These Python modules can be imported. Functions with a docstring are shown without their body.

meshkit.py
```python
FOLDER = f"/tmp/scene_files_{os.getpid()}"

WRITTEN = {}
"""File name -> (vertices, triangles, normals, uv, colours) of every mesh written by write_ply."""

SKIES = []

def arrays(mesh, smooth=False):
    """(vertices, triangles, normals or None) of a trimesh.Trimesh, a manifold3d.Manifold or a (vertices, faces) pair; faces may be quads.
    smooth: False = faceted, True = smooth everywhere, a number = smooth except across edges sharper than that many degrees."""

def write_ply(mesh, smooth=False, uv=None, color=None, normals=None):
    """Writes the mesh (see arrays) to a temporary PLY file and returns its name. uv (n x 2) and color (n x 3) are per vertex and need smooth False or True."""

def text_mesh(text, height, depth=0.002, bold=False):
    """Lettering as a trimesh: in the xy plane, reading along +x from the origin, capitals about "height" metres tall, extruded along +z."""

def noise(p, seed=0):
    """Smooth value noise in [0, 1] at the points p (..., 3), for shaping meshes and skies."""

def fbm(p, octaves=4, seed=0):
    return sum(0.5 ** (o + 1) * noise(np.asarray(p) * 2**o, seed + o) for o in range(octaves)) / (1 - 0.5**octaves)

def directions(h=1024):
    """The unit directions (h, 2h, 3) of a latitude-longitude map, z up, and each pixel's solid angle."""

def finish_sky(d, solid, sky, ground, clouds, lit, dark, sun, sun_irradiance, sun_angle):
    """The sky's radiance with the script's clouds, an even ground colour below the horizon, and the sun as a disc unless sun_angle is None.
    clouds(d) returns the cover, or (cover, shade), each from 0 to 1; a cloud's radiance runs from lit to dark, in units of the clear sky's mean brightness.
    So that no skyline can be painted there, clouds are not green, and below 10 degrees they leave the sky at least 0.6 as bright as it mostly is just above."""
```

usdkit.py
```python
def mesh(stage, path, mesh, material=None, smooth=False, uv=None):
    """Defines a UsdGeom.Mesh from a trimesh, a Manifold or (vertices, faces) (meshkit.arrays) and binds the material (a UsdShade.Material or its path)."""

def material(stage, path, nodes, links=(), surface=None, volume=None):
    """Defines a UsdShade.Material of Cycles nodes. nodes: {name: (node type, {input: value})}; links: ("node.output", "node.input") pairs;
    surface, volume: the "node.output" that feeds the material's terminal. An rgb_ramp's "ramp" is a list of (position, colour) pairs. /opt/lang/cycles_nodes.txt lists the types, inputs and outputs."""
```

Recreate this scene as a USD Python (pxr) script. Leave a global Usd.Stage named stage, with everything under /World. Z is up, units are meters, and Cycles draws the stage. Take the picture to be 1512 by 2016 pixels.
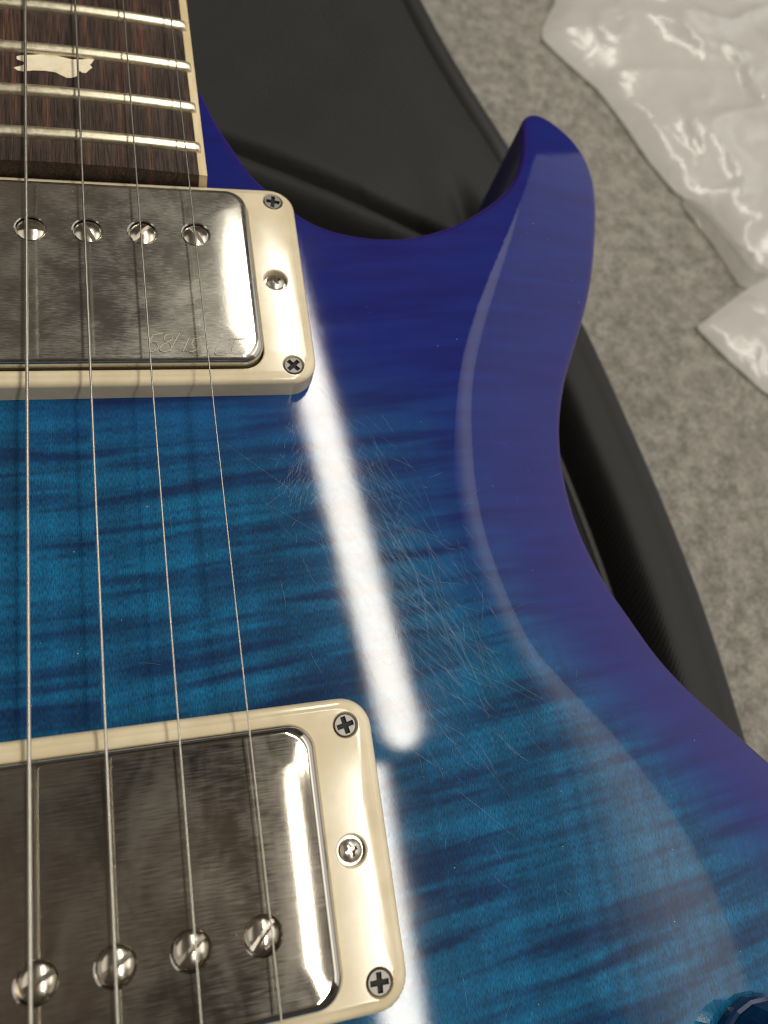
import math, random
import numpy as np, trimesh, manifold3d as m3
import shapely.geometry as sg
from shapely import contains_xy, points as shp_points, distance as shp_distance
from scipy.spatial import Delaunay
from scipy.interpolate import CubicSpline
from pxr import Usd, UsdGeom, UsdLux, UsdShade, Gf, Sdf, Vt
import usdkit, meshkit

# ------------------------------------------------------------------ stage, camera, light
# All shapes are written in millimetres (x across the strings, y up the neck, z off the guitar top) and stored in metres.
MM = 0.001
rng = np.random.default_rng(7); random.seed(7)
stage = Usd.Stage.CreateInMemory()
UsdGeom.SetStageUpAxis(stage, UsdGeom.Tokens.z); UsdGeom.SetStageMetersPerUnit(stage, 1.0)
UsdGeom.Xform.Define(stage, '/World'); UsdGeom.Scope.Define(stage, '/World/Looks')

cam = UsdGeom.Camera.Define(stage, '/World/camera')
C = np.array([13.443437, 50.007775, 137.895663])
RIGHT = np.array([0.958303, -0.153091, 0.241284]); DOWN = np.array([-0.060658, -0.934119, -0.351770]); FWD = np.array([0.279241, 0.322466, -0.904456])
M = np.eye(4); M[0, :3] = RIGHT; M[1, :3] = -DOWN; M[2, :3] = -FWD; M[3, :3] = C * MM
cam.AddTransformOp().Set(Gf.Matrix4d(*M.ravel().tolist()))
cam.CreateHorizontalApertureAttr(36.0); cam.CreateVerticalApertureAttr(48.0)
cam.CreateFocalLengthAttr(36.0 * 1564.7 / 1512); cam.CreateClippingRangeAttr(Gf.Vec2f(0.01, 50))
cam.CreateFStopAttr(22.0); cam.CreateFocusDistanceAttr(0.140); cam.CreateExposureAttr(0.0)

def rect_light(name, centre, normal, along, w, h, radiance, color):
    """A rectangular lamp; 'normal' is where it shines, 'along' the direction of its height."""
    l = UsdLux.RectLight.Define(stage, '/World/' + name)
    z = -np.array(normal, float); z /= np.linalg.norm(z)
    y = np.array(along, float); y -= z * (y @ z); y /= np.linalg.norm(y); x = np.cross(y, z)
    m = np.eye(4); m[0, :3] = x; m[1, :3] = y; m[2, :3] = z; m[3, :3] = np.array(centre) * MM
    l.AddTransformOp().Set(Gf.Matrix4d(*m.ravel().tolist()))
    l.CreateWidthAttr(w * MM); l.CreateHeightAttr(h * MM); l.CreateIntensityAttr(radiance); l.CreateColorAttr(Gf.Vec3f(*color))
    return l
# two fluorescent tubes end to end over the bench, and the lit wall of the room to the right
WARM = (1.0, 0.94, 0.83)
T1a, T1b = np.array([482., 146, 1500]), np.array([352., 1358, 1500])
rect_light('tube_lamp', (T1a + T1b) / 2, (0, 0, -1), T1b - T1a, 76, 1219, 42, WARM)
T2a, T2b = np.array([392., 92, 1500]), np.array([404., -1126, 1500])
u = (T1a - T1b) / np.linalg.norm(T1a - T1b)              # the rounded end of the first tube
rect_light('tube_lamp_end', T1a + u * 8, (0, 0, -1), u, 64, 16, 42, WARM); rect_light('tube_lamp_end_001', T1a + u * 22, (0, 0, -1), u, 38, 12, 42, WARM)
rect_light('tube_lamp_001', (T2a + T2b) / 2, (0, 0, -1), T2b - T2a, 76, 1219, 42, WARM)
rect_light('room_light', (1800, 310, 800), (-1, 0, 0), (0, 1, 0), 1700, 2620, .8, (.93, 0.95, 1.0))
zz = [1650, 1850, 2050, 2280, 2540, 2850, 3220, 3660]   # the lit wall fades towards the ceiling
for k, rad in enumerate((2.3, 2.5, 2.4, 1.9, 1.3, .75, .35)):
    rect_light(f'room_light_{k + 3:03d}', (1800, 310, (zz[k] + zz[k + 1]) / 2), (-1, 0, 0), (0, 1, 0), zz[k + 1] - zz[k], 2620, rad, (1, 0.95, 0.86))
rect_light('room_light_002', (-1700, 300, 1500), (.8, 0, -.6), (0, 1, 0), 1200, 2000, 1.0, (1, 0.94, 0.84))
dome = UsdLux.DomeLight.Define(stage, '/World/room_air')
dome.CreateIntensityAttr(1.0)

# ------------------------------------------------------------------ materials
def mat(name, nodes, links, surface='p.BSDF'):
    return usdkit.material(stage, '/World/Looks/' + name, nodes, links, surface=surface)
def plain(name, color, rough=0.4, **kw):
    return mat(name, {'p': ('principled_bsdf', {'base_color': color, 'roughness': rough, **kw})}, [])
# the dim room around: unevenly furnished, so the reflections are not one even grey
dm = usdkit.material(stage, '/World/Looks/room_dim', {'t': ('texture_coordinate', {}), 'n': ('noise_texture', {'scale': 2.2, 'detail': 2.0, 'roughness': .5}),
    'r': ('rgb_ramp', {'ramp': [(0, (.010, .009, .009)), (.40, (.022, .020, .018)), (.52, (.060, .050, .042)), (.64, (.115, .085, .066)), (1, (.13, .11, .09))]}), 'b': ('background_shader', {'strength': 1.0})},
    [('t.generated', 'n.vector'), ('n.fac', 'r.fac'), ('r.color', 'b.color')], surface='b.background')
UsdShade.MaterialBindingAPI.Apply(dome.GetPrim()).Bind(dm)

def mapped(scale, rot=(0, 0, 0)):  # position in mm, then scaled per axis
    return ('mapping', {'mapping_type': 'point', 'scale': tuple(1000.0 * s for s in scale), 'rotation': rot})

# clear-coated dyed maple; the dye runs teal > royal blue > violet with the mesh's own 'dye' and 'rim' values
FIN = mat('blue_finish', {
    'g': ('geometry', {}),
    'dye': ('attribute', {'attribute': 'dye'}), 'rim': ('attribute', {'attribute': 'rim'}),
    'sx': ('separate_xyz', {}), 'lt': ('math', {'math_type': 'less_than', 'value2': .0036}), 'oy': ('math', {'math_type': 'multiply', 'value2': .0083}), 'sl': ('math', {'math_type': 'multiply', 'value2': -.075}),
    'gt': ('math', {'math_type': 'subtract', 'value1': 1.0}), 'sm': ('math', {'math_type': 'multiply'}), 'y2': ('math', {'math_type': 'add'}), 'y3': ('math', {'math_type': 'add'}), 'cv': ('combine_xyz', {}),
    'm1': mapped((.026, .235, .05), (0, 0, -.03)), 'n1': ('noise_texture', {'scale': 1.0, 'detail': 2.0, 'roughness': .5, 'distortion': .35}),
    'm1b': mapped((.055, .62, .05), (0, 0, .04)), 'n1b': ('noise_texture', {'scale': 1.0, 'detail': 1.5, 'roughness': .5, 'distortion': .25}),
    'fa': ('math', {'math_type': 'multiply_add', 'value2': .7, 'value3': 0.0}), 'fb': ('math', {'math_type': 'multiply_add', 'value2': .3}),
    'r1': ('map_range', {'range_type': 'smoothstep', 'from_min': .33, 'from_max': .64, 'to_min': 0., 'to_max': 1., 'clamp': True}),
    'm2': mapped((5.2, 1.1, 1.)), 'n2': ('noise_texture', {'scale': 1.0, 'detail': 2.0, 'roughness': .6}),
    'r2': ('map_range', {'from_min': .3, 'from_max': .7, 'to_min': .45, 'to_max': 1.55, 'clamp': True}),
    'm3': mapped((.28, .006, .01)), 'n3': ('noise_texture', {'scale': 1.0, 'detail': 2.0}),
    'r3': ('map_range', {'from_min': .35, 'from_max': .65, 'to_min': .8, 'to_max': 1.15, 'clamp': True}),
    'teal': ('mix_color', {'a': (.0007, .022, .078), 'b': (.0018, .092, .205)}),
    'royal': ('mix_color', {'a': (.0015, .005, .110), 'b': (.002, .011, .150)}),
    'c1': ('mix_color', {}), 'c2': ('mix_color', {'b': (.015, .006, .118)}),
    'tex': ('math', {'math_type': 'multiply'}), 'texc': ('mix_float', {'b': 1.0}),
    'out': ('vector_math', {'math_type': 'scale'}),
    'm4': mapped((9., 1.3, 1.), (0, 0, .75)), 'n4': ('noise_texture', {'scale': 1.0, 'detail': 3.0}),
    'm5': mapped((.09, .09, .09)), 'n5': ('noise_texture', {'scale': 1.0, 'detail': 4.0, 'roughness': .6}),
    'cr': ('map_range', {'from_min': .45, 'from_max': .75, 'to_min': .042, 'to_max': .075, 'clamp': True}),
    'bm': ('bump', {'strength': .05, 'distance': .00002}),
    'p': ('principled_bsdf', {'roughness': .55, 'specular_ior_level': .1, 'coat_weight': .6, 'coat_roughness': .07, 'coat_ior': 1.5}),
}, [('g.position', 'sx.vector'), ('sx.x', 'lt.value1'), ('lt.value', 'oy.value1'), ('lt.value', 'gt.value2'), ('sx.x', 'sl.value1'), ('sl.value', 'sm.value1'), ('gt.value', 'sm.value2'), ('sx.y', 'y2.value1'), ('oy.value', 'y2.value2'), ('y2.value', 'y3.value1'), ('sm.value', 'y3.value2'),
    ('sx.x', 'cv.x'), ('y3.value', 'cv.y'), ('lt.value', 'cv.z'), ('cv.vector', 'm1.vector'), ('m1.vector', 'n1.vector'), ('cv.vector', 'm1b.vector'), ('m1b.vector', 'n1b.vector'),
    ('n1.fac', 'fa.value1'), ('n1b.fac', 'fb.value1'), ('fa.value', 'fb.value3'), ('fb.value', 'r1.value'),
    ('g.position', 'm2.vector'), ('m2.vector', 'n2.vector'), ('n2.fac', 'r2.value'),
    ('g.position', 'm3.vector'), ('m3.vector', 'n3.vector'), ('n3.fac', 'r3.value'),
    ('r1.result', 'teal.fac'), ('r1.result', 'royal.fac'), ('dye.fac', 'c1.fac'), ('teal.result', 'c1.a'), ('royal.result', 'c1.b'),
    ('rim.fac', 'c2.fac'), ('c1.result', 'c2.a'), ('r2.result', 'tex.value1'), ('r3.result', 'tex.value2'),
    ('dye.fac', 'texc.fac'), ('tex.value', 'texc.a'), ('c2.result', 'out.vector1'), ('texc.result', 'out.scale'),
    ('out.vector', 'p.base_color'), ('g.position', 'm4.vector'), ('m4.vector', 'n4.vector'), ('n4.fac', 'bm.height'), ('bm.normal', 'p.coat_normal'),
    ('g.position', 'm5.vector'), ('m5.vector', 'n5.vector'), ('n5.fac', 'cr.value'), ('cr.result', 'p.coat_roughness')])
SIDE = plain('side_finish', (.006, .006, .085), .5, specular_ior_level=.1, coat_weight=1.0, coat_roughness=.06)

def mottled(name, a, b, scale, rough=.35, lo=.4, hi=.6, detail=4.0, bump=0., dist=.0001, rot=(0, 0, 0), **kw):
    n = {'g': ('geometry', {}), 'm': mapped(scale, rot), 'n': ('noise_texture', {'scale': 1.0, 'detail': detail, 'roughness': .6}),
         'r': ('rgb_ramp', {'ramp': [(0, a), (lo, a), (hi, b), (1, b)]}), 'p': ('principled_bsdf', {'roughness': rough, **kw})}
    l = [('g.position', 'm.vector'), ('m.vector', 'n.vector'), ('n.fac', 'r.fac'), ('r.color', 'p.base_color')]
    if bump:
        n['b'] = ('bump', {'strength': bump, 'distance': dist}); l += [('n.fac', 'b.height'), ('b.normal', 'p.normal')]
    return mat(name, n, l)
CREAM = mottled('cream_plastic', (.60, .51, .335), (.67, .58, .40), (.12, .12, .12), rough=.5, specular_ior_level=.2, coat_weight=1.0, coat_roughness=.12, subsurface_weight=0.0)
BIND = mottled('binding_cream', (.58, .46, .25), (.70, .58, .36), (.3, .05, .3), rough=.35)
PEARL = mottled('inlay_pearl', (.72, .62, .42), (.82, .74, .55), (.25, .4, .3), rough=.3)

def metal(name, color, rough, haze, h_lo, h_hi, smudge, brush, mixb=.3, bump=.0):
    """Nickel: a polished lobe under a hazy one; cloudy worn patches with fine brushed lines along x set how much haze shows."""
    n = {'g': ('geometry', {}), 'm1': mapped(smudge), 'n1': ('noise_texture', {'scale': 1.0, 'detail': 3.5, 'roughness': .6, 'distortion': .4}),
         'm2': mapped(brush), 'n2': ('noise_texture', {'scale': 1.0, 'detail': 3.0, 'roughness': .6}),
         'ad': ('math', {'math_type': 'multiply_add', 'value2': mixb}), 'sc': ('math', {'math_type': 'multiply', 'value2': 1 - mixb}),
         'r': ('map_range', {'range_type': 'smoothstep', 'from_min': .38, 'from_max': .66, 'to_min': h_lo, 'to_max': h_hi, 'clamp': True}),
         'b': ('bump', {'strength': bump, 'distance': .00003}),
         'p': ('principled_bsdf', {'metallic': 1.0, 'base_color': color, 'roughness': rough}), 'q': ('principled_bsdf', {'metallic': 1.0, 'base_color': color, 'roughness': haze}),
         'x': ('mix_closure', {})}
    l = [('g.position', 'm1.vector'), ('m1.vector', 'n1.vector'), ('g.position', 'm2.vector'), ('m2.vector', 'n2.vector'), ('n1.fac', 'sc.value1'),
         ('n2.fac', 'ad.value1'), ('sc.value', 'ad.value3'), ('ad.value', 'r.value'), ('r.result', 'x.fac'), ('p.BSDF', 'x.closure1'), ('q.BSDF', 'x.closure2'),
         ('n2.fac', 'b.height'), ('b.normal', 'p.normal')]
    return mat(name, n, l, surface='x.closure')
COVER_N = metal('worn_nickel', (.54, .52, .46), .12, .40, .05, .36, (.11, .12, .3), (.6, 5.5, 1.), .42, bump=.04)
COVER_B = metal('polished_nickel', (.54, .50, .43), .06, .34, .002, .14, (.12, .06, .2), (.25, 5.5, 1.), .42, bump=.03)
NICKEL = plain('screw_nickel', (.58, .54, .46), .22, metallic=1.0)
DULL = plain('screw_dull', (.20, .19, .175), .45, metallic=1.0)
PAN = plain('pan_screw', (.52, .49, .43), .3, metallic=1.0)
STEEL = plain('string_steel', (.44, .415, .36), .36, metallic=1.0)
FRET = metal('fret_nickel', (.80, .74, .56), .3, .46, .2, .9, (.8, .8, .8), (.5, 6.0, 3.), .4, bump=.03)
ETCH = plain('etched_line', (.36, .335, .28), .5, metallic=1.0)
WOOD = mat('rosewood', {
    'g': ('geometry', {}), 'm1': mapped((.55, .03, .3)), 'n1': ('noise_texture', {'scale': 1.0, 'detail': 4.0, 'roughness': .6, 'distortion': .3}),
    'm2': mapped((4.2, .16, 2.)), 'n2': ('noise_texture', {'scale': 1.0, 'detail': 3.0, 'roughness': .65}),
    'r1': ('rgb_ramp', {'ramp': [(0, (.022, .015, .011)), (.42, (.035, .022, .016)), (.58, (.060, .034, .024)), (.70, (.13, .048, .030)), (1, (.15, .055, .035))]}),
    'r2': ('map_range', {'from_min': .38, 'from_max': .55, 'to_min': .25, 'to_max': 1.1, 'clamp': True}),
    'o': ('vector_math', {'math_type': 'scale'}), 'b': ('bump', {'strength': .5, 'distance': .00012}),
    'p': ('principled_bsdf', {'roughness': .48, 'specular_ior_level': .35})},
    [('g.position', 'm1.vector'), ('m1.vector', 'n1.vector'), ('n1.fac', 'r1.fac'), ('g.position', 'm2.vector'), ('m2.vector', 'n2.vector'), ('n2.fac', 'r2.value'),
     ('r1.color', 'o.vector1'), ('r2.result', 'o.scale'), ('o.vector', 'p.base_color'), ('r2.result', 'b.height'), ('b.normal', 'p.normal')])
NECKWOOD = plain('neck_finish', (.006, .006, .08), .3)
KNOB = plain('knob_blue', (.004, .034, .11), .05, transmission_weight=.3, ior=1.49)
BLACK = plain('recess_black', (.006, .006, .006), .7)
SCRATCH = plain('scratch_line', (.42, .48, .54), .4, specular_ior_level=.6)
DUST = plain('dust_speck', (.75, .72, .66), .7)

def fabric(name, a, b, rough, rot, freq):
    return mat(name, {'g': ('geometry', {}), 'm': mapped((1, 1, 1), rot), 'w': ('wave_texture', {'wave_type': 'bands', 'bands_direction': 'x', 'scale': freq, 'distortion': .6, 'detail': 1.0, 'detail_scale': 2.0}),
        'm2': mapped((.05, .05, .05)), 'n2': ('noise_texture', {'scale': 1.0, 'detail': 3.0}),
        'mx': ('mix_color', {'a': a, 'b': b}), 'hm': ('vector_math', {'math_type': 'scale'}), 'rr': ('map_range', {'from_min': .3, 'from_max': .7, 'to_min': .75, 'to_max': 1.3, 'clamp': True}),
        'bm': ('bump', {'strength': .35, 'distance': .00025}), 'p': ('principled_bsdf', {'roughness': rough, 'sheen_weight': .1, 'sheen_roughness': .4})},
        [('g.position', 'm.vector'), ('m.vector', 'w.vector'), ('w.fac', 'mx.fac'), ('g.position', 'm2.vector'), ('m2.vector', 'n2.vector'), ('n2.fac', 'rr.value'),
         ('mx.result', 'hm.vector1'), ('rr.result', 'hm.scale'), ('hm.vector', 'p.base_color'), ('w.fac', 'bm.height'), ('bm.normal', 'p.normal')])
BAG = fabric('bag_nylon', (.0034, .0032, .0026), (.0066, .0062, .005), .68, (0, 0, .45), .35)
TRIM = plain('bag_trim', (.008, .008, .007), .6)
ZIP = plain('zip_coil', (.06, .058, .05), .4)
CARPET = mat('grey_carpet', {
    'g': ('geometry', {}), 'm1': mapped((.24, .24, .02)), 'n1': ('noise_texture', {'scale': 1.0, 'detail': 5.0, 'roughness': .62}),
    'm2': mapped((.85, .85, .3)), 'n2': ('noise_texture', {'scale': 1.0, 'detail': 4.0, 'roughness': .75}),
    'a': ('math', {'math_type': 'multiply_add', 'value2': .5}), 's': ('math', {'math_type': 'multiply', 'value2': .5}),
    'r': ('rgb_ramp', {'ramp': [(0, (.13, .122, .104)), (.42, (.175, .165, .142)), (.51, (.28, .263, .226)), (.59, (.375, .353, .305)), (1, (.42, .396, .342))]}),
    'b': ('bump', {'strength': .8, 'distance': .0012}), 'p': ('principled_bsdf', {'roughness': .95, 'specular_ior_level': .1, 'sheen_weight': .2})},
    [('g.position', 'm1.vector'), ('m1.vector', 'n1.vector'), ('g.position', 'm2.vector'), ('m2.vector', 'n2.vector'), ('n1.fac', 's.value1'), ('n2.fac', 'a.value1'), ('s.value', 'a.value3'),
     ('a.value', 'r.fac'), ('r.color', 'p.base_color'), ('n2.fac', 'b.height'), ('b.normal', 'p.normal')])
def film(name, color, clear):
    return mat(name, {'g': ('geometry', {}), 'm': mapped((.11, .11, .11)), 'n': ('noise_texture', {'type': 'ridged_multifractal', 'scale': 1.0, 'detail': 4.0, 'roughness': .55, 'distortion': 1.2}), 'b': ('bump', {'strength': .38, 'distance': .0009}),
        'p': ('principled_bsdf', {'base_color': color, 'roughness': .2, 'specular_ior_level': .8}), 't': ('transparent_bsdf', {'color': (.95, .95, .94)}),
        'tl': ('translucent_bsdf', {'color': color}), 'x1': ('mix_closure', {'fac': .35}), 'x': ('mix_closure', {'fac': clear})},
        [('g.position', 'm.vector'), ('m.vector', 'n.vector'), ('n.fac', 'b.height'), ('b.normal', 'p.normal'), ('p.BSDF', 'x1.closure1'), ('tl.BSDF', 'x1.closure2'), ('x1.closure', 'x.closure1'), ('t.BSDF', 'x.closure2')], surface='x.closure')
FILM = film('milky_film', (.92, .905, .87), .27)
FILM2 = film('clear_film', (.52, .50, .46), .45)

# ------------------------------------------------------------------ scene helpers
def free(path):
    if not stage.GetPrimAtPath(path): return path
    k = 1
    while stage.GetPrimAtPath(f'{path}_{k:03d}'): k += 1
    return f'{path}_{k:03d}'
def custom(prim, **kw):
    for k, v in kw.items():
        if v: prim.SetCustomDataByKey(k, v)
def thing(name, label, category, group=None):
    p = UsdGeom.Xform.Define(stage, free('/World/' + name)).GetPrim(); custom(p, label=label, category=category, group=group); return p
def obj(name, mesh, material, parent=None, smooth=30, **kw):
    """One mesh, given in mm."""
    base = str(parent.GetPath()) if parent else '/World'
    if hasattr(mesh, 'to_mesh'):
        q = mesh.to_mesh(); mesh = trimesh.Trimesh(q.vert_properties[:, :3], q.tri_verts, process=False)
    if isinstance(mesh, tuple): mesh = (np.asarray(mesh[0], float) * MM, mesh[1])
    else: mesh = mesh.copy(); mesh.apply_scale(MM)
    p = usdkit.mesh(stage, free(f'{base}/{name}'), mesh, material, smooth=smooth).GetPrim(); custom(p, **kw); return p
def T(m, x=0, y=0, z=0, rz=0):
    m = m.copy()
    if rz: m.apply_transform(trimesh.transformations.rotation_matrix(math.radians(rz), [0, 0, 1]))
    m.apply_translation((x, y, z)); return m
def cat(*ms): return trimesh.util.concatenate(list(ms))
def man(tm): return m3.Manifold(m3.Mesh(np.asarray(tm.vertices, np.float32), np.asarray(tm.faces, np.uint32)))
def cyl(r1, r2, z0, z1, x, y, n=48): return m3.Manifold.cylinder(z1 - z0, r1, r2, n).translate((x, y, z0))
def rrect(hx, hy, r, n=12):
    a = np.linspace(0, np.pi / 2, n); pts = []
    for k, (sx, sy) in enumerate(((1, 1), (-1, 1), (-1, -1), (1, -1))):
        t = a + k * np.pi / 2
        pts.append(np.c_[sx * (hx - r) + r * np.cos(t), sy * (hy - r) + r * np.sin(t)])
    return np.vstack(pts)
def loft(loops, close_ring=False):
    """Loops of equal length bottom to top, closed with caps, or into a ring."""
    n, k = len(loops[0]), len(loops); v = np.vstack(loops); f = []
    i = np.arange(n); j = (i + 1) % n
    for a in range(k if close_ring else k - 1):
        b = (a + 1) % k
        f.append(np.c_[a * n + i, a * n + j, b * n + j]); f.append(np.c_[a * n + i, b * n + j, b * n + i])
    if not close_ring:
        v = np.vstack([v, loops[0].mean(0), loops[-1].mean(0)]); c0, c1 = k * n, k * n + 1
        f.append(np.c_[j, i, np.full(n, c0)]); f.append(np.c_[(k - 1) * n + i, (k - 1) * n + j, np.full(n, c1)])
    return trimesh.Trimesh(v, np.vstack(f), process=False)
def tube(points, radii, sides=10, cap=True):
    p = np.asarray(points, float); t = np.gradient(p, axis=0); t /= np.linalg.norm(t, axis=1, keepdims=True)
    up = np.array([0, 0, 1.0]) if abs(t[:, 2]).mean() < .9 else np.array([1.0, 0, 0])
    a = np.cross(t, up); a /= np.linalg.norm(a, axis=1, keepdims=True); b = np.cross(a, t)
    g = np.arange(sides) * 2 * np.pi / sides; r = np.broadcast_to(radii, (len(p),))
    loops = [p[k] + r[k] * (np.cos(g)[:, None] * b[k] + np.sin(g)[:, None] * a[k]) for k in range(len(p))]
    m = loft(loops); m.fix_normals() if len(p) < 5 else None
    return m
def smooth_curve(pts, step=.7, closed=False):
    p = np.asarray(pts, float)
    if closed: p = np.vstack([p, p[:1]])
    s = np.r_[0, np.cumsum(np.linalg.norm(np.diff(p, axis=0), axis=1))]
    c = CubicSpline(s, p, bc_type='periodic' if closed else 'natural')
    q = c(np.linspace(0, s[-1], max(int(s[-1] / step), 8)))
    return q[:-1] if closed else q
def grid_mesh(X, Y, Z):
    a, b = X.shape; v = np.c_[X.ravel(), Y.ravel(), Z.ravel()]
    i, j = np.meshgrid(np.arange(a - 1), np.arange(b - 1), indexing='ij'); q = (i * b + j).ravel()
    return v, np.vstack([np.c_[q, q + b, q + b + 1], np.c_[q, q + b + 1, q + 1]])
def sstep(x, a, b):
    t = np.clip((x - a) / (b - a), 0, 1); return t * t * (3 - 2 * t)

# ------------------------------------------------------------------ floor
gx, gy = np.meshgrid(np.r_[np.arange(-900, -150, 50), np.arange(-150, 460, 2.6), np.arange(460, 1500, 50)], np.r_[np.arange(-900, -150, 50), np.arange(-150, 560, 2.6), np.arange(560, 1700, 50)], indexing='ij')
P3 = np.stack([gx / 3.5, gy / 3.5, gx * 0], -1)
carpet = obj('carpet', grid_mesh(gx, gy, -77 + 1.5 * (meshkit.fbm(P3, 3, 3) - .5)), CARPET, None, smooth=True, kind='structure', label='grey beige short pile carpet under the black bag')

# ------------------------------------------------------------------ the guitar
guitar = thing('electric_guitar', 'blue flame maple electric guitar with two nickel pickups lying on a black bag', 'guitar')

# body outline: the seen edge from the neck joint round the horn and waist, then the rest of a double-cut body
seen = [(29.87, 201.77), (32.25, 193.9), (36.39, 184.22), (39.19, 178.82), (43.63, 173.58), (48.14, 169.05), (53.39, 165.92), (60.02, 164.18), (65.78, 163.75), (71.81, 164.29), (78.17, 165.97), (84.93, 168.85), (91.46, 172.82), (96.88, 176.85), (101.21, 181.39), (104.95, 187.51), (107.2, 193.42), (108.56, 198.94), (109.92, 203.04), (112.21, 205.46), (114.71, 206.66), (118.45, 206.66), (122.36, 205.14), (126.68, 201.84), (129.17, 197.12), (129.87, 191.19), (128.78, 183.21), (125.63, 171.91), (120.91, 158.31), (116.84, 149.54), (111.52, 139.63), (107.12, 131.45), (104.44, 124.92), (102.45, 118.55), (101.29, 112.35), (100.81, 105.11), (101.29, 96.85), (102.83, 89.28), (105.46, 81.78), (109.43, 73.52), (113.2, 65.76), (117.45, 59.65), (121.91, 54.2), (132.01, 42.59)]
rest = [(150, 20), (158, -8), (163, -42), (158, -82), (140, -120), (106, -152), (56, -172), (0, -178), (-56, -172), (-106, -152), (-140, -120), (-158, -82), (-163, -42), (-158, -8), (-146, 20), (-125, 48), (-110, 78),
        (-106, 110), (-114, 150), (-126, 190), (-130, 225), (-124, 246), (-112, 238), (-102, 205), (-84, 184), (-60, 178), (-42, 186), (-31, 205)]
outline = np.vstack([smooth_curve(seen, .6), smooth_curve([seen[-1]] + rest, 3)[1:]])
body_poly = sg.Polygon(outline).buffer(0)
# the flat middle of the top ends on this line; outside it the top bends into the bevel
inner = smooth_curve([(103.6, 203), (103.0, 190), (97.52, 174.87), (92.02, 164.4), (82.46, 146.32), (76.15, 131.04), (72.62, 115.65), (71.04, 99.05), (72.64, 83.33), (76.68, 68.21), (80.67, 56.53), (82.6, 43.81), (81.41, 24.17), (79.9, 8.12), (80, -40)], 1.0)
flat_poly = sg.Polygon(np.vstack([[(103.6, 260)], inner, [(100, -140), (-120, -140), (-75, 60), (-100, 260)]])).buffer(0)
def bend_width(x, y): return 7.5 + 75 * sstep(-np.asarray(y), -74, -5)
SLOPE = .30
def top_z(x, y):
    p = shp_points(np.asarray(x, float), np.asarray(y, float)); d = np.where(contains_xy(flat_poly, x, y), 0, shp_distance(flat_poly, p)); w = bend_width(x, y)
    return -SLOPE * np.where(d < w, d * d / (2 * w), d - w / 2)
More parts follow.
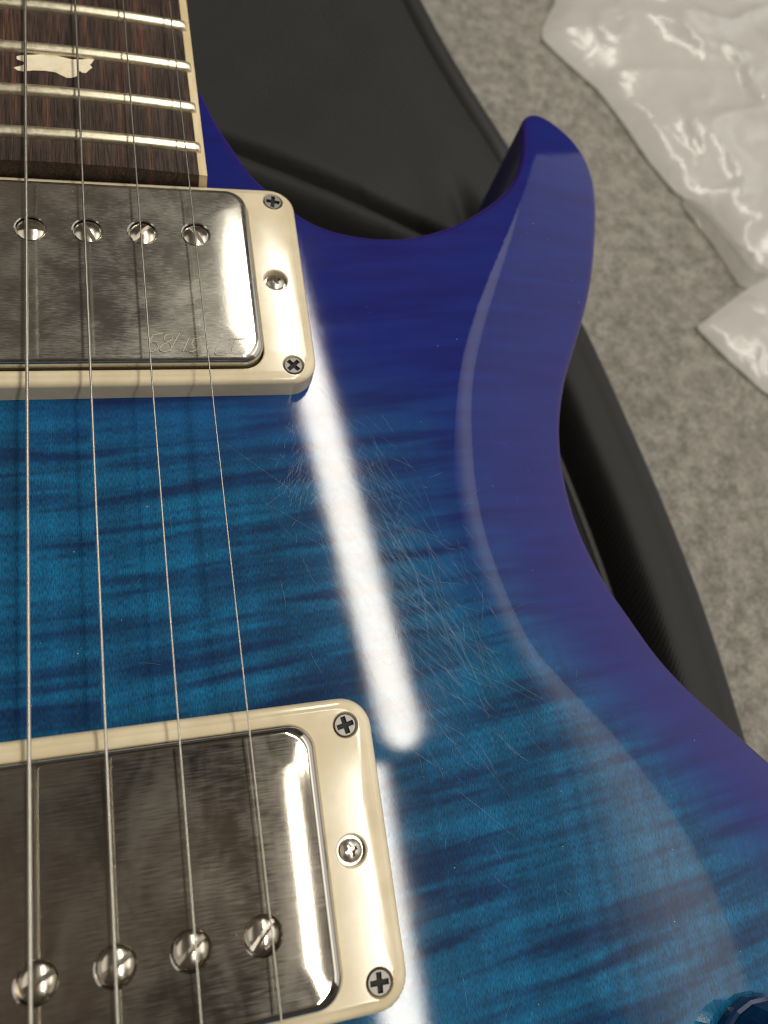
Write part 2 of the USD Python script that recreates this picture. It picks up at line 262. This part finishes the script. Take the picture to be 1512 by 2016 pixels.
def body_top():
    ROUND = 1.3
    pts, zs = [], []
    for d in (0, .1, .3, .6, .95, ROUND):                     # the rounded rim
        q = body_poly.buffer(-d, join_style=1) if d else body_poly
        ring = np.asarray(q.exterior.coords)[:-1] if d else outline
        if d:  # keep the spacing of the outline
            L = q.exterior.length; ss = np.arange(0, L, .6); ring = np.array([q.exterior.interpolate(s).coords[0] for s in ss])
        drop = ROUND - math.sqrt(max(ROUND ** 2 - (ROUND - d) ** 2, 0))
        pts.append(ring); zs.append(top_z(ring[:, 0], ring[:, 1]) - drop)
    for step, (x0, x1, y0, y1) in ((.8, (-18, 136, -8, 214)), (4, (-170, 170, -185, 260))):
        X, Y = np.meshgrid(np.arange(x0, x1, step), np.arange(y0, y1, step)); X, Y = X.ravel(), Y.ravel()
        k = contains_xy(body_poly.buffer(-ROUND - .3), X, Y)
        if step == 4: k &= ~((X > -18) & (X < 136) & (Y > -8) & (Y < 214))
        X, Y = X[k], Y[k]; pts.append(np.c_[X, Y]); zs.append(top_z(X, Y))
    P, Z = np.vstack(pts), np.concatenate(zs)
    f = Delaunay(P).simplices; c = P[f].mean(1); f = f[contains_xy(body_poly.buffer(.02), c[:, 0], c[:, 1])]
    a = np.cross(P[f[:, 1]] - P[f[:, 0]], P[f[:, 2]] - P[f[:, 0]]); f[a < 0] = f[a < 0][:, ::-1]; f = f[np.abs(a) > 1e-7]
    return P, Z, f
P, Z, F = body_top()
edge = shp_distance(body_poly.exterior, shp_points(P[:, 0], P[:, 1]))
body_part = UsdGeom.Xform.Define(stage, '/World/electric_guitar/body').GetPrim()
top = obj('flame_maple_top', (np.c_[P, Z], F), FIN, guitar, smooth=True)
stage.RemovePrim(body_part.GetPath())
W = 25 + 29 * sstep(P[:, 1], 45, 128)
wob = 6 * (meshkit.fbm(np.c_[P / 28, P[:, :1] * 0], 3, 5) - .5)
dye = 1 - sstep(edge + wob, W * .28, W * 1.25)
dye = np.maximum(dye, sstep(P[:, 1] + .35 * P[:, 0] + wob, 110, 158))
rim = .85 * (1 - sstep(edge, .3, 2.2)) + .5 * (1 - sstep(edge, 0, 22)) * (1 - .7 * sstep(P[:, 1], 90, 170))
api = UsdGeom.PrimvarsAPI(top)
for nm, val in (('dye', dye), ('rim', np.clip(rim, 0, 1))):
    api.CreatePrimvar(nm, Sdf.ValueTypeNames.FloatArray, 'vertex').Set(Vt.FloatArray.FromNumpy(val.astype(np.float32)))
# body side, wall from the rim to the back
zt = top_z(outline[:, 0], outline[:, 1]) - 1.3
side_loops = [np.c_[outline, np.full(len(outline), -44.)], np.c_[outline, zt]]
sd = loft(side_loops); back = sd.faces
obj('body_side', sd.submesh([np.arange(len(sd.faces) - len(outline))], append=True), SIDE, guitar, smooth=True)

# neck, fretboard with its binding, frets and bird inlay
hw = lambda y: 28.3 - (y - 170) * 6.8 / 465
FB0, FB1 = 171.4, 330.0
RAD = 300.
crown = lambda x, top: top - np.asarray(x) ** 2 / (2 * RAD)
def board(xa, xb, zlo, ztop, n=20, y0=FB0, y1=FB1):
    loops = []
    for y in np.linspace(y0, y1, 24):
        x = np.linspace(xa(y), xb(y), n); loops.append(np.vstack([np.c_[x, np.full(n, y), crown(x, ztop)], np.c_[x[::-1], np.full(n, y), np.full(n, zlo)]]))
    m = loft(loops[::-1]); m.fix_normals(); return m
fb = obj('fretboard', board(lambda y: -hw(y) + 1.6, lambda y: hw(y) - 1.6, 2.6, 8.5), WOOD, guitar)
def shaft():
    loops = []
    for y in np.linspace(FB0 - 4, FB1, 8):
        a = np.linspace(0, np.pi, 16); h = hw(y) - .3
        loops.append(np.vstack([np.c_[h * np.cos(a), np.full(16, y), 2.55 - 16 * np.sin(a)]]))
    m = loft(loops); m.fix_normals(); return m
obj('neck', shaft(), NECKWOOD, guitar)
for s in (1, -1):
    e = (lambda y: hw(y) - 1.6, lambda y: hw(y)) if s > 0 else (lambda y: -hw(y), lambda y: -hw(y) + 1.6)
    obj('binding', board(*e, 2.6, 8.53, n=3), BIND, fb)
for n in (22, 21, 20, 19):
    y = 635 * 2 ** (-n / 12); h = hw(y) - .55; loops = []
    for x in np.r_[-h, -h + .25, -h + .7, np.linspace(-h + 1.5, h - 1.5, 40), h - .7, h - .25, h]:
        k = math.sqrt(max(0, 1 - max(0, (abs(x) - (h - 1.0)) / 1.0) ** 2)) * .94 + .06
        a = np.linspace(0, np.pi, 11)
        loops.append(np.c_[np.full(11, x), y - 1.3 * np.cos(a) * (.7 + .3 * k), crown(x, 8.35) + (1.32 * np.sin(a) ** .8) * k])
    m = loft(loops); m.fix_normals(); obj('fret', m, FRET, fb, smooth=40)
bird = [(-7.03, 197.68), (-6.07, 198.03), (-4.33, 198.32), (-0.62, 199.09), (1.14, 198.54), (3.31, 198.09), (5.11, 198.33), (6.73, 198.82), (7.75, 199.13), (7.1, 197.73), (6.68, 197.23), (7.14, 196.49), (6.43, 195.67), (5.89, 194.87),
        (5.21, 194.84), (4.71, 195.34), (4.27, 193.89), (3.19, 193.2), (2.21, 193.08), (1.04, 193.72), (0.08, 194.32), (-1.86, 194.46), (-3.99, 194.31), (-5.9, 193.85), (-6.86, 194.0), (-7.61, 194.62), (-5.82, 195.4), (-5.58, 196.37), (-6.46, 196.64), (-7.03, 197.01)]
bp_ = sg.Polygon(bird).buffer(.08).buffer(-.05).segmentize(.6); bm_ = trimesh.creation.extrude_polygon(bp_, .5, engine='earcut').subdivide()
bm_.vertices[:, 2] += crown(bm_.vertices[:, 0], 8.54) - .5
obj('bird_inlay', bm_, PEARL, fb, label='cream bird shaped inlay between the second and third frets')

# pickups
def cross_screw(r, depth_cut, dome, rot, arm=.82, width=.24):
    """A screw head with a cross recess, top at z = 0."""
    if dome:
        R_ = (r * r + dome * dome) / (2 * dome)
        head = m3.Manifold.sphere(R_, 96).translate((0, 0, dome - R_)) ^ cyl(r, r, -.02, dome + 1, 0, 0); head = head + cyl(r, r, -1.6, 0, 0, 0)
    else:
        head = cyl(r - .12, r, -1.8, -.12, 0, 0) + cyl(r, r - .12, -.1201, 0, 0, 0)
    a, w = arm * r, width * r
    def bar(lx, ly):
        lo = m3.Manifold.cube((lx * 1.75, ly * 1.6, .02), True).translate((0, 0, -depth_cut)); hi = m3.Manifold.cube((lx * 2, ly * 2, .02), True).translate((0, 0, dome + .3))
        return m3.Manifold.batch_hull([lo, hi])
    cut = bar(a, w) + bar(w, a) + cyl(.3 * r, .36 * r, -depth_cut, dome + .3, 0, 0, 24)
    return (head - cut).rotate((0, 0, rot))
def slot_screw(r, dome, rot):
    R_ = (r * r + dome * dome) / (2 * dome)
    head = (m3.Manifold.sphere(R_, 128).translate((0, 0, dome - R_)) ^ cyl(r, r, -.02, dome + 1, 0, 0, 64)) + cyl(r, r, -2.2, 0, 0, 0, 64)
    slot = m3.Manifold.cube((2 * r + 1, .8, 2.0), True).translate((0, 0, dome - .9 + 1.0))
    return (head - slot).rotate((0, 0, rot))
def pickup(yc, hy, zr, ycov, hyc, zc, cover_mat, pole_y, pole_rots, recess, corner_rots, corners, mids, cushion):
    yo = yc
    def L(hx, hh, r, z): return np.c_[rrect(hx, hh, r) + (0, yo), np.full(48, z)]
    hx = 46.0; outer = [L(hx, hy, 5.2, .0), L(hx - .12, hy - .12, 5.1, zr - 1.55)]
    for t in np.linspace(15, 90, 6):
        t = math.radians(t); d = .12 + 1.25 * (1 - math.cos(t)); outer.append(L(hx - d, hy - d, 5.1 - d * .8, zr - 1.55 + 1.25 * math.sin(t)))
    outer += [L(hx - 1.75, hy - 1.75, 3.9, zr - .12), L(hx - 2.0, hy - 2.0, 3.7, zr)]
    yo = ycov
    inn = [L(36.05, hyc + .25, 4.4, zr), L(35.85, hyc + .05, 4.2, zr - .2), L(35.85, hyc + .05, 4.2, 0.)]
    ring = man(loft(outer + inn, close_ring=True))
    for (x, y) in corners: ring -= cyl(1.6, 2.15, zr - 1.2, zr + .02, x, y) + cyl(1.6, 1.6, zr - 3, zr - 1.1, x, y)
    for (x, y) in mids: ring -= cyl(2.25, 2.3, zr - 2.4, zr + .2, x, y) + cyl(2.3, 2.75, zr - .22, zr + .2, x, y)
    rp = obj('pickup_ring', ring, CREAM, guitar, smooth=28)
    for (x, y), rt in zip(corners, corner_rots):
        q = cross_screw(1.78, 1.0, 0, rt).translate((x, y, zr - .16)); obj('mounting_screw', q, DULL, rp, smooth=25)
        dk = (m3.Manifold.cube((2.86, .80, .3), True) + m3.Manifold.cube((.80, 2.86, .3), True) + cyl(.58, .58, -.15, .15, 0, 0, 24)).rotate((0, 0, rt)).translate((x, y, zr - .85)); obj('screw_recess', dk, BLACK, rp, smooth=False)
    for (x, y) in mids:
        q = cross_screw(1.75, .6, .55, 20, arm=.58, width=.17).translate((x, y, zr - .62)) + cyl(2.22, 2.22, zr - 2.6, zr - 1.3, x, y)
        obj('height_screw', q, PAN, rp, smooth=25)
    yo = ycov
    # the edge is a small fillet that runs out into a slightly cushioned top
    D0, D1, K = 1.5, 8.2, cushion / 7.0
    zq = lambda d: zc - K * (D1 - d) ** 2 / 2
    loops = [L(35.55, hyc - .3, 4.0, zr - 3.0), L(35.55, hyc - .3, 4.0, zq(D0) - D0)]
    for t in np.linspace(12, 86, 8):
        t = math.radians(t); d = D0 * (1 - math.cos(t)); loops.append(L(35.55 - d, hyc - .3 - d, 4.0 - d * .6, zq(D0) - D0 + D0 * math.sin(t)))
    for d in np.linspace(D0, D1, 15): loops.append(L(35.55 - d, hyc - .3 - d, max(4.0 - d * .6, .5), zq(d)))
    loops.append(L(20., 8, .5, zc + .001))
    cov = man(loft(loops)); px = [-4.97 + 9.93 * k for k in range(-2, 4)]
    for x in px[2:]: cov -= cyl(2.62, 2.62, zc - 2.6, zc + .5, x, pole_y, 64) + cyl(2.62, 2.95, zc - .2, zc + .13, x, pole_y, 64)
    cp = obj('pickup_cover', cov, cover_mat, guitar, smooth=30)
    for x, rt in zip(px[2:], pole_rots):
        q = slot_screw(2.36, .68, rt).translate((x, pole_y, zc - .45 - recess)); obj('pole_screw', q, NICKEL, cp, smooth=35)
    return cp
ring_n = pickup(148.0, 23.1, 5.37, 148.0, 20.15, 8.18, COVER_N, 156.0, (2, -62, 48, -60), -.1, (80, 42), [(41.4, 167.4), (41.2, 128.45)], [(39.9, 147.9)], .05)
ring_b = pickup(41.9, 23.0, 7.42, 41.4, 20.0, 10.92, COVER_B, 32.85, (24, 30, 36, 44), .6, (12, -2), [(41.4, 60.3), (41.35, 23.05)], [(39.75, 41.5)], .0875)
# the hand engraved writing 58/15 LT on the neck pickup cover
strokes = [[(17.28, 133.7), (15.5, 133.28)], [(15.5, 133.28), (14.71, 131.55)], [(14.71, 131.55), (15.5, 131.8), (15.95, 131.5), (16.25, 130.76), (15.58, 129.93), (13.76, 129.71)],
           [(18.72, 133.42), (17.63, 133.09), (17.46, 132.16), (18.32, 131.55), (18.53, 130.52), (17.43, 129.78), (16.55, 130.06), (16.84, 130.99), (18.03, 131.83), (18.9, 132.62), (18.72, 133.42)],
           [(20.23, 133.71), (18.21, 129.87)], [(21.82, 132.63), (20.55, 129.77)], [(23.95, 132.77), (22.6, 132.39)], [(22.6, 132.39), (22.12, 131.21)], [(22.12, 131.21), (22.8, 131.3), (23.21, 130.97), (22.99, 130.13), (21.62, 129.76)],
           [(27.69, 132.36), (26.99, 131.02), (26.38, 129.81), (26.46, 129.1), (26.96, 128.99), (27.57, 129.21), (28.3, 129.98)], [(29.09, 132.29), (30.67, 132.4), (32.17, 132.49)], [(30.34, 132.36), (29.7, 130.84), (29.29, 129.37)]]
eng = []
for s in strokes:
    q = np.array(s) if len(s) == 2 and False else smooth_curve(s, .25)
    q = q + rng.normal(0, .012, q.shape); m = tube(np.c_[q, np.full(len(q), 8.205)], .095, 6); m.vertices[:, 2] = 8.205 + (m.vertices[:, 2] - 8.205) * .25; eng.append(m)
obj('engraving', cat(*eng), ETCH, ring_n, smooth=True, label='hand engraved 58/15 LT in fine line script')

# strings
for c, r, wound, lab in ((-.1, .285, True, 'thickest seen string, wound, leftmost'), (.1, .205, False, None), (.3, .155, False, None), (.5, .122, False, 'thinnest string, nearest the treble horn')):
    xs = lambda y: c * (52.4 - 16.9 * y / 635)
    y = np.arange(-30, 300, .085) if wound else np.linspace(-30, 300, 60)
    rr = r * (1 - .085 * (np.arange(len(y)) % 3 == 0)) if wound else r
    obj('string', tube(np.c_[xs(y), y, 14.15 - .004 * y], rr, 10), STEEL, guitar, smooth=True, label=lab)

# volume knob at the corner
def knob():
    n = 20; g = (np.arange(n) + .3) * 2 * np.pi / n
    loops = [np.c_[r * np.cos(g), r * np.sin(g), np.full(n, z)] for z, r in ((.3, 11.2), (1.9, 11.3), (2.25, 10.9), (2.4, 10.3), (8.6, 9.2), (9.2, 8.9), (9.5, 8.3), (9.6, 6.5), (9.2, 5.5))]
    return loft(loops)
KX, KY = 107.2, -4.6
kz = float(top_z(np.array([KX]), np.array([KY]))[0])
kn = knob(); kn.apply_transform(trimesh.transformations.rotation_matrix(.09, [0, 1, 0])); obj('volume_knob', T(kn, KX, KY, kz - .2), KNOB, guitar, smooth=False, label='translucent blue fluted volume knob at the lower corner')

# playing wear: hairline scratches in the finish, lint and dust on it
def hairline(x, y, ang, length, curve, rad):
    s = np.linspace(0, 1, 9); a = ang + curve * (s - .5); dx = np.cumsum(np.cos(a)) * length / 9; dy = np.cumsum(np.sin(a)) * length / 9
    q = np.c_[x + dx - dx.mean(), y + dy - dy.mean()]; z = top_z(q[:, 0], q[:, 1]) + .004
    m = tube(np.c_[q, z], rad * np.sin(np.pi * np.linspace(.12, .88, 9)) ** .5, 4); return m
hs = []
for k in range(880):
    u = rng.random()
    if u < .70: 
        y = rng.normal(86, 16); x = 45 + (114 - y) * .29 + rng.normal(4.5, 6.5); ang, ln, cv = math.radians(rng.normal(-58, 18)), rng.gamma(2.0, 3.3), rng.normal(0, .25)
    elif u < .80: x, y, ang, ln, cv = rng.normal(54, 5), rng.normal(92, 12), rng.random() * np.pi, rng.gamma(2, 2.5), rng.normal(0, .6)
    elif u < .955: x, y, ang, ln, cv = rng.normal(41.5, 2.4), rng.normal(108, 4), math.radians(rng.normal(62, 14)), rng.gamma(2, 1.3), rng.normal(0, .2)
    else: x, y, ang, ln, cv = rng.uniform(5, 90), rng.uniform(10, 118), rng.random() * np.pi, rng.gamma(2, 2), rng.normal(0, .3)
    if contains_xy(body_poly.buffer(-4), x, y) and not (x < 48 and (y > 122 or y < 67)): hs.append(hairline(x, y, ang, min(ln, 26), cv, rng.uniform(.005, .0105)))
obj('hairline_scratch', cat(*hs), SCRATCH, guitar, smooth=True, kind='stuff')
ds = []
for k in range(90):
    x, y = rng.uniform(-8, 118), rng.uniform(12, 190)
    if contains_xy(body_poly.buffer(-2), x, y) and not (x < 48 and (y > 122 or y < 67)):
        d = trimesh.creation.icosphere(0, rng.uniform(.025, .06)); d.vertices *= (1, rng.uniform(1, 2.6), .6); ds.append(T(d, x, y, float(top_z(np.array([x]), np.array([y]))[0]) + .02, rng.uniform(0, 180)))
    elif x < 30 and (y > 129 or y < 60): d = trimesh.creation.icosphere(0, rng.uniform(.03, .08)); ds.append(T(d, x, y, (8.22 if y > 100 else 10.96)))
obj('dust_speck', cat(*ds), DUST, guitar, smooth=False, kind='stuff')

# ------------------------------------------------------------------ the black bag under the guitar
bag = thing('gig_bag', 'black nylon gig bag lying on the grey carpet under the guitar', 'gig bag')
be = CubicSpline([-120, 46.6, 94.8, 133.3, 172, 241.9, 270.9, 310, 470], [158, 167, 165.2, 159.8, 152.9, 136, 126.1, 115.5, 72])
yy = np.arange(-120, 470, 1.6); ee = np.r_[np.arange(0, 6, .5), np.arange(6, 60, 1.0), np.arange(60, 270, 4.0)]
EY, EE = np.meshgrid(yy, ee, indexing='ij')
low = 1 - sstep(EY, 185, 235)
BX = be(EY) - EE
BZ = -77 + 27 * np.sqrt(np.clip(1 - (1 - np.clip(EE / 9, 0, 1)) ** 2, 0, 1))
BZ += low * (-17 * np.exp(-((EE - 28) / 4.2) ** 2) - .5 * np.exp(-((EE - 12.5) / 1.) ** 2) - .05 * np.clip(EE - 9, 0, 20))
BZ += (1 - low) * (2.5 * np.exp(-((EE - 22) / 14.) ** 2))
fold = EY - (238 - (BX - 40) * .42 - .0012 * (BX - 40) ** 2)
on = sstep(BX, 5, 40) * (1 - sstep(BX, 112, 135))
BZ += on * (-6.5 * np.exp(-(fold / 3.2) ** 2) + 4.5 * np.exp(-((fold + 9) / 5.) ** 2) - 6 * np.exp(-((fold + 19) / 3.5) ** 2) + 4 * np.exp(-((fold + 27) / 5) ** 2))
BZ += 1.6 * (meshkit.fbm(np.stack([BX / 40, EY / 40, BX * 0], -1), 3, 9) - .5)
obj('padded_panel', grid_mesh(BX, EY, BZ), BAG, bag, smooth=True)
ty = np.arange(205, 468, 2.); obj('edge_piping', tube(np.c_[be(ty) - 4.0, ty, np.full(len(ty), -53.)], 4.4 * sstep(ty, 205, 245) + .5, 12), TRIM, bag, smooth=True)
zy = np.arange(60, 190, .9); zx = be(zy) - 35.2
coil = [trimesh.creation.icosphere(1, .75) for _ in zy]
for m, a, b in zip(coil, zx, zy): m.vertices *= (1.5, .55, .8); m.apply_translation((a, b, -49.6))
obj('zip_coil', cat(*coil), ZIP, bag, smooth=True, kind='stuff')

# ------------------------------------------------------------------ plastic bags on the carpet
def crumpled(poly, height, seed, cell, step=2.0):
    poly = sg.Polygon(poly).buffer(0); x0, y0, x1, y1 = poly.bounds
    ring = np.array([poly.exterior.interpolate(s).coords[0] for s in np.arange(0, poly.exterior.length, step)])
    X, Y = np.meshgrid(np.arange(x0, x1, step), np.arange(y0, y1, step)); X, Y = X.ravel(), Y.ravel(); k = contains_xy(poly.buffer(-step * .6), X, Y)
    P = np.vstack([ring, np.c_[X[k], Y[k]]]); n = len(ring)
    P[n:] += np.random.default_rng(seed).normal(0, .25, P[n:].shape)
    d = shp_distance(poly.exterior, shp_points(P[:, 0], P[:, 1]))
    q = np.c_[P / cell, np.zeros(len(P))]; w = np.c_[meshkit.noise(q * .7, seed + 20), meshkit.noise(q * .7, seed + 30), np.zeros(len(P))] * 1.4
    rid = (1 - np.abs(2 * meshkit.noise(q + w, seed) - 1)) ** 6; rid2 = (1 - np.abs(2 * meshkit.noise(q * 2.3 + w, seed + 7) - 1)) ** 2
    z = -75.2 + height * (.30 + .7 * meshkit.noise(q * .5, seed + 1)) * (1 - np.exp(-d / 16)) + (height * .24 * rid + height * .09 * rid2) * (1 - np.exp(-d / 6))
    z[:n] = -75.4
    f = Delaunay(P).simplices; c = P[f].mean(1); f = f[contains_xy(poly, c[:, 0], c[:, 1])]
    a = np.cross(P[f[:, 1]] - P[f[:, 0]], P[f[:, 2]] - P[f[:, 0]]); f[a < 0] = f[a < 0][:, ::-1]
    return np.c_[P, z], f
pb = thing('plastic_bag', 'large crumpled milky plastic bag on the carpet, upper right', 'plastic bag')
obj('crumpled_film', crumpled([(191.6, 351.8), (186, 343), (182, 336), (180.3, 329.8), (185.4, 322), (190, 316), (199.5, 304.4), (204, 294), (207.9, 283.8), (213, 268), (220, 253.9), (232.7, 242.2), (245, 216.1), (262, 213), (345, 230), (390, 300), (380, 420), (280, 450), (205, 400)], 17, 3, 30), FILM, pb, smooth=True)
obj('clear_flap', crumpled([(222, 247), (225.8, 238.6), (231, 226), (235.8, 209), (247, 207), (268, 214), (262, 240), (240, 262), (228, 262)], 3, 5, 14), FILM2, pb, smooth=True)
pb2 = thing('plastic_bag', 'small folded corner of clear plastic bag on the carpet by the right edge', 'plastic bag')
obj('folded_film', crumpled([(252, 215.5), (231, 203.5), (209.7, 190.5), (219, 177), (230.3, 162.7), (262, 150), (330, 150), (340, 205)], 12, 11, 22), FILM, pb2, smooth=True)
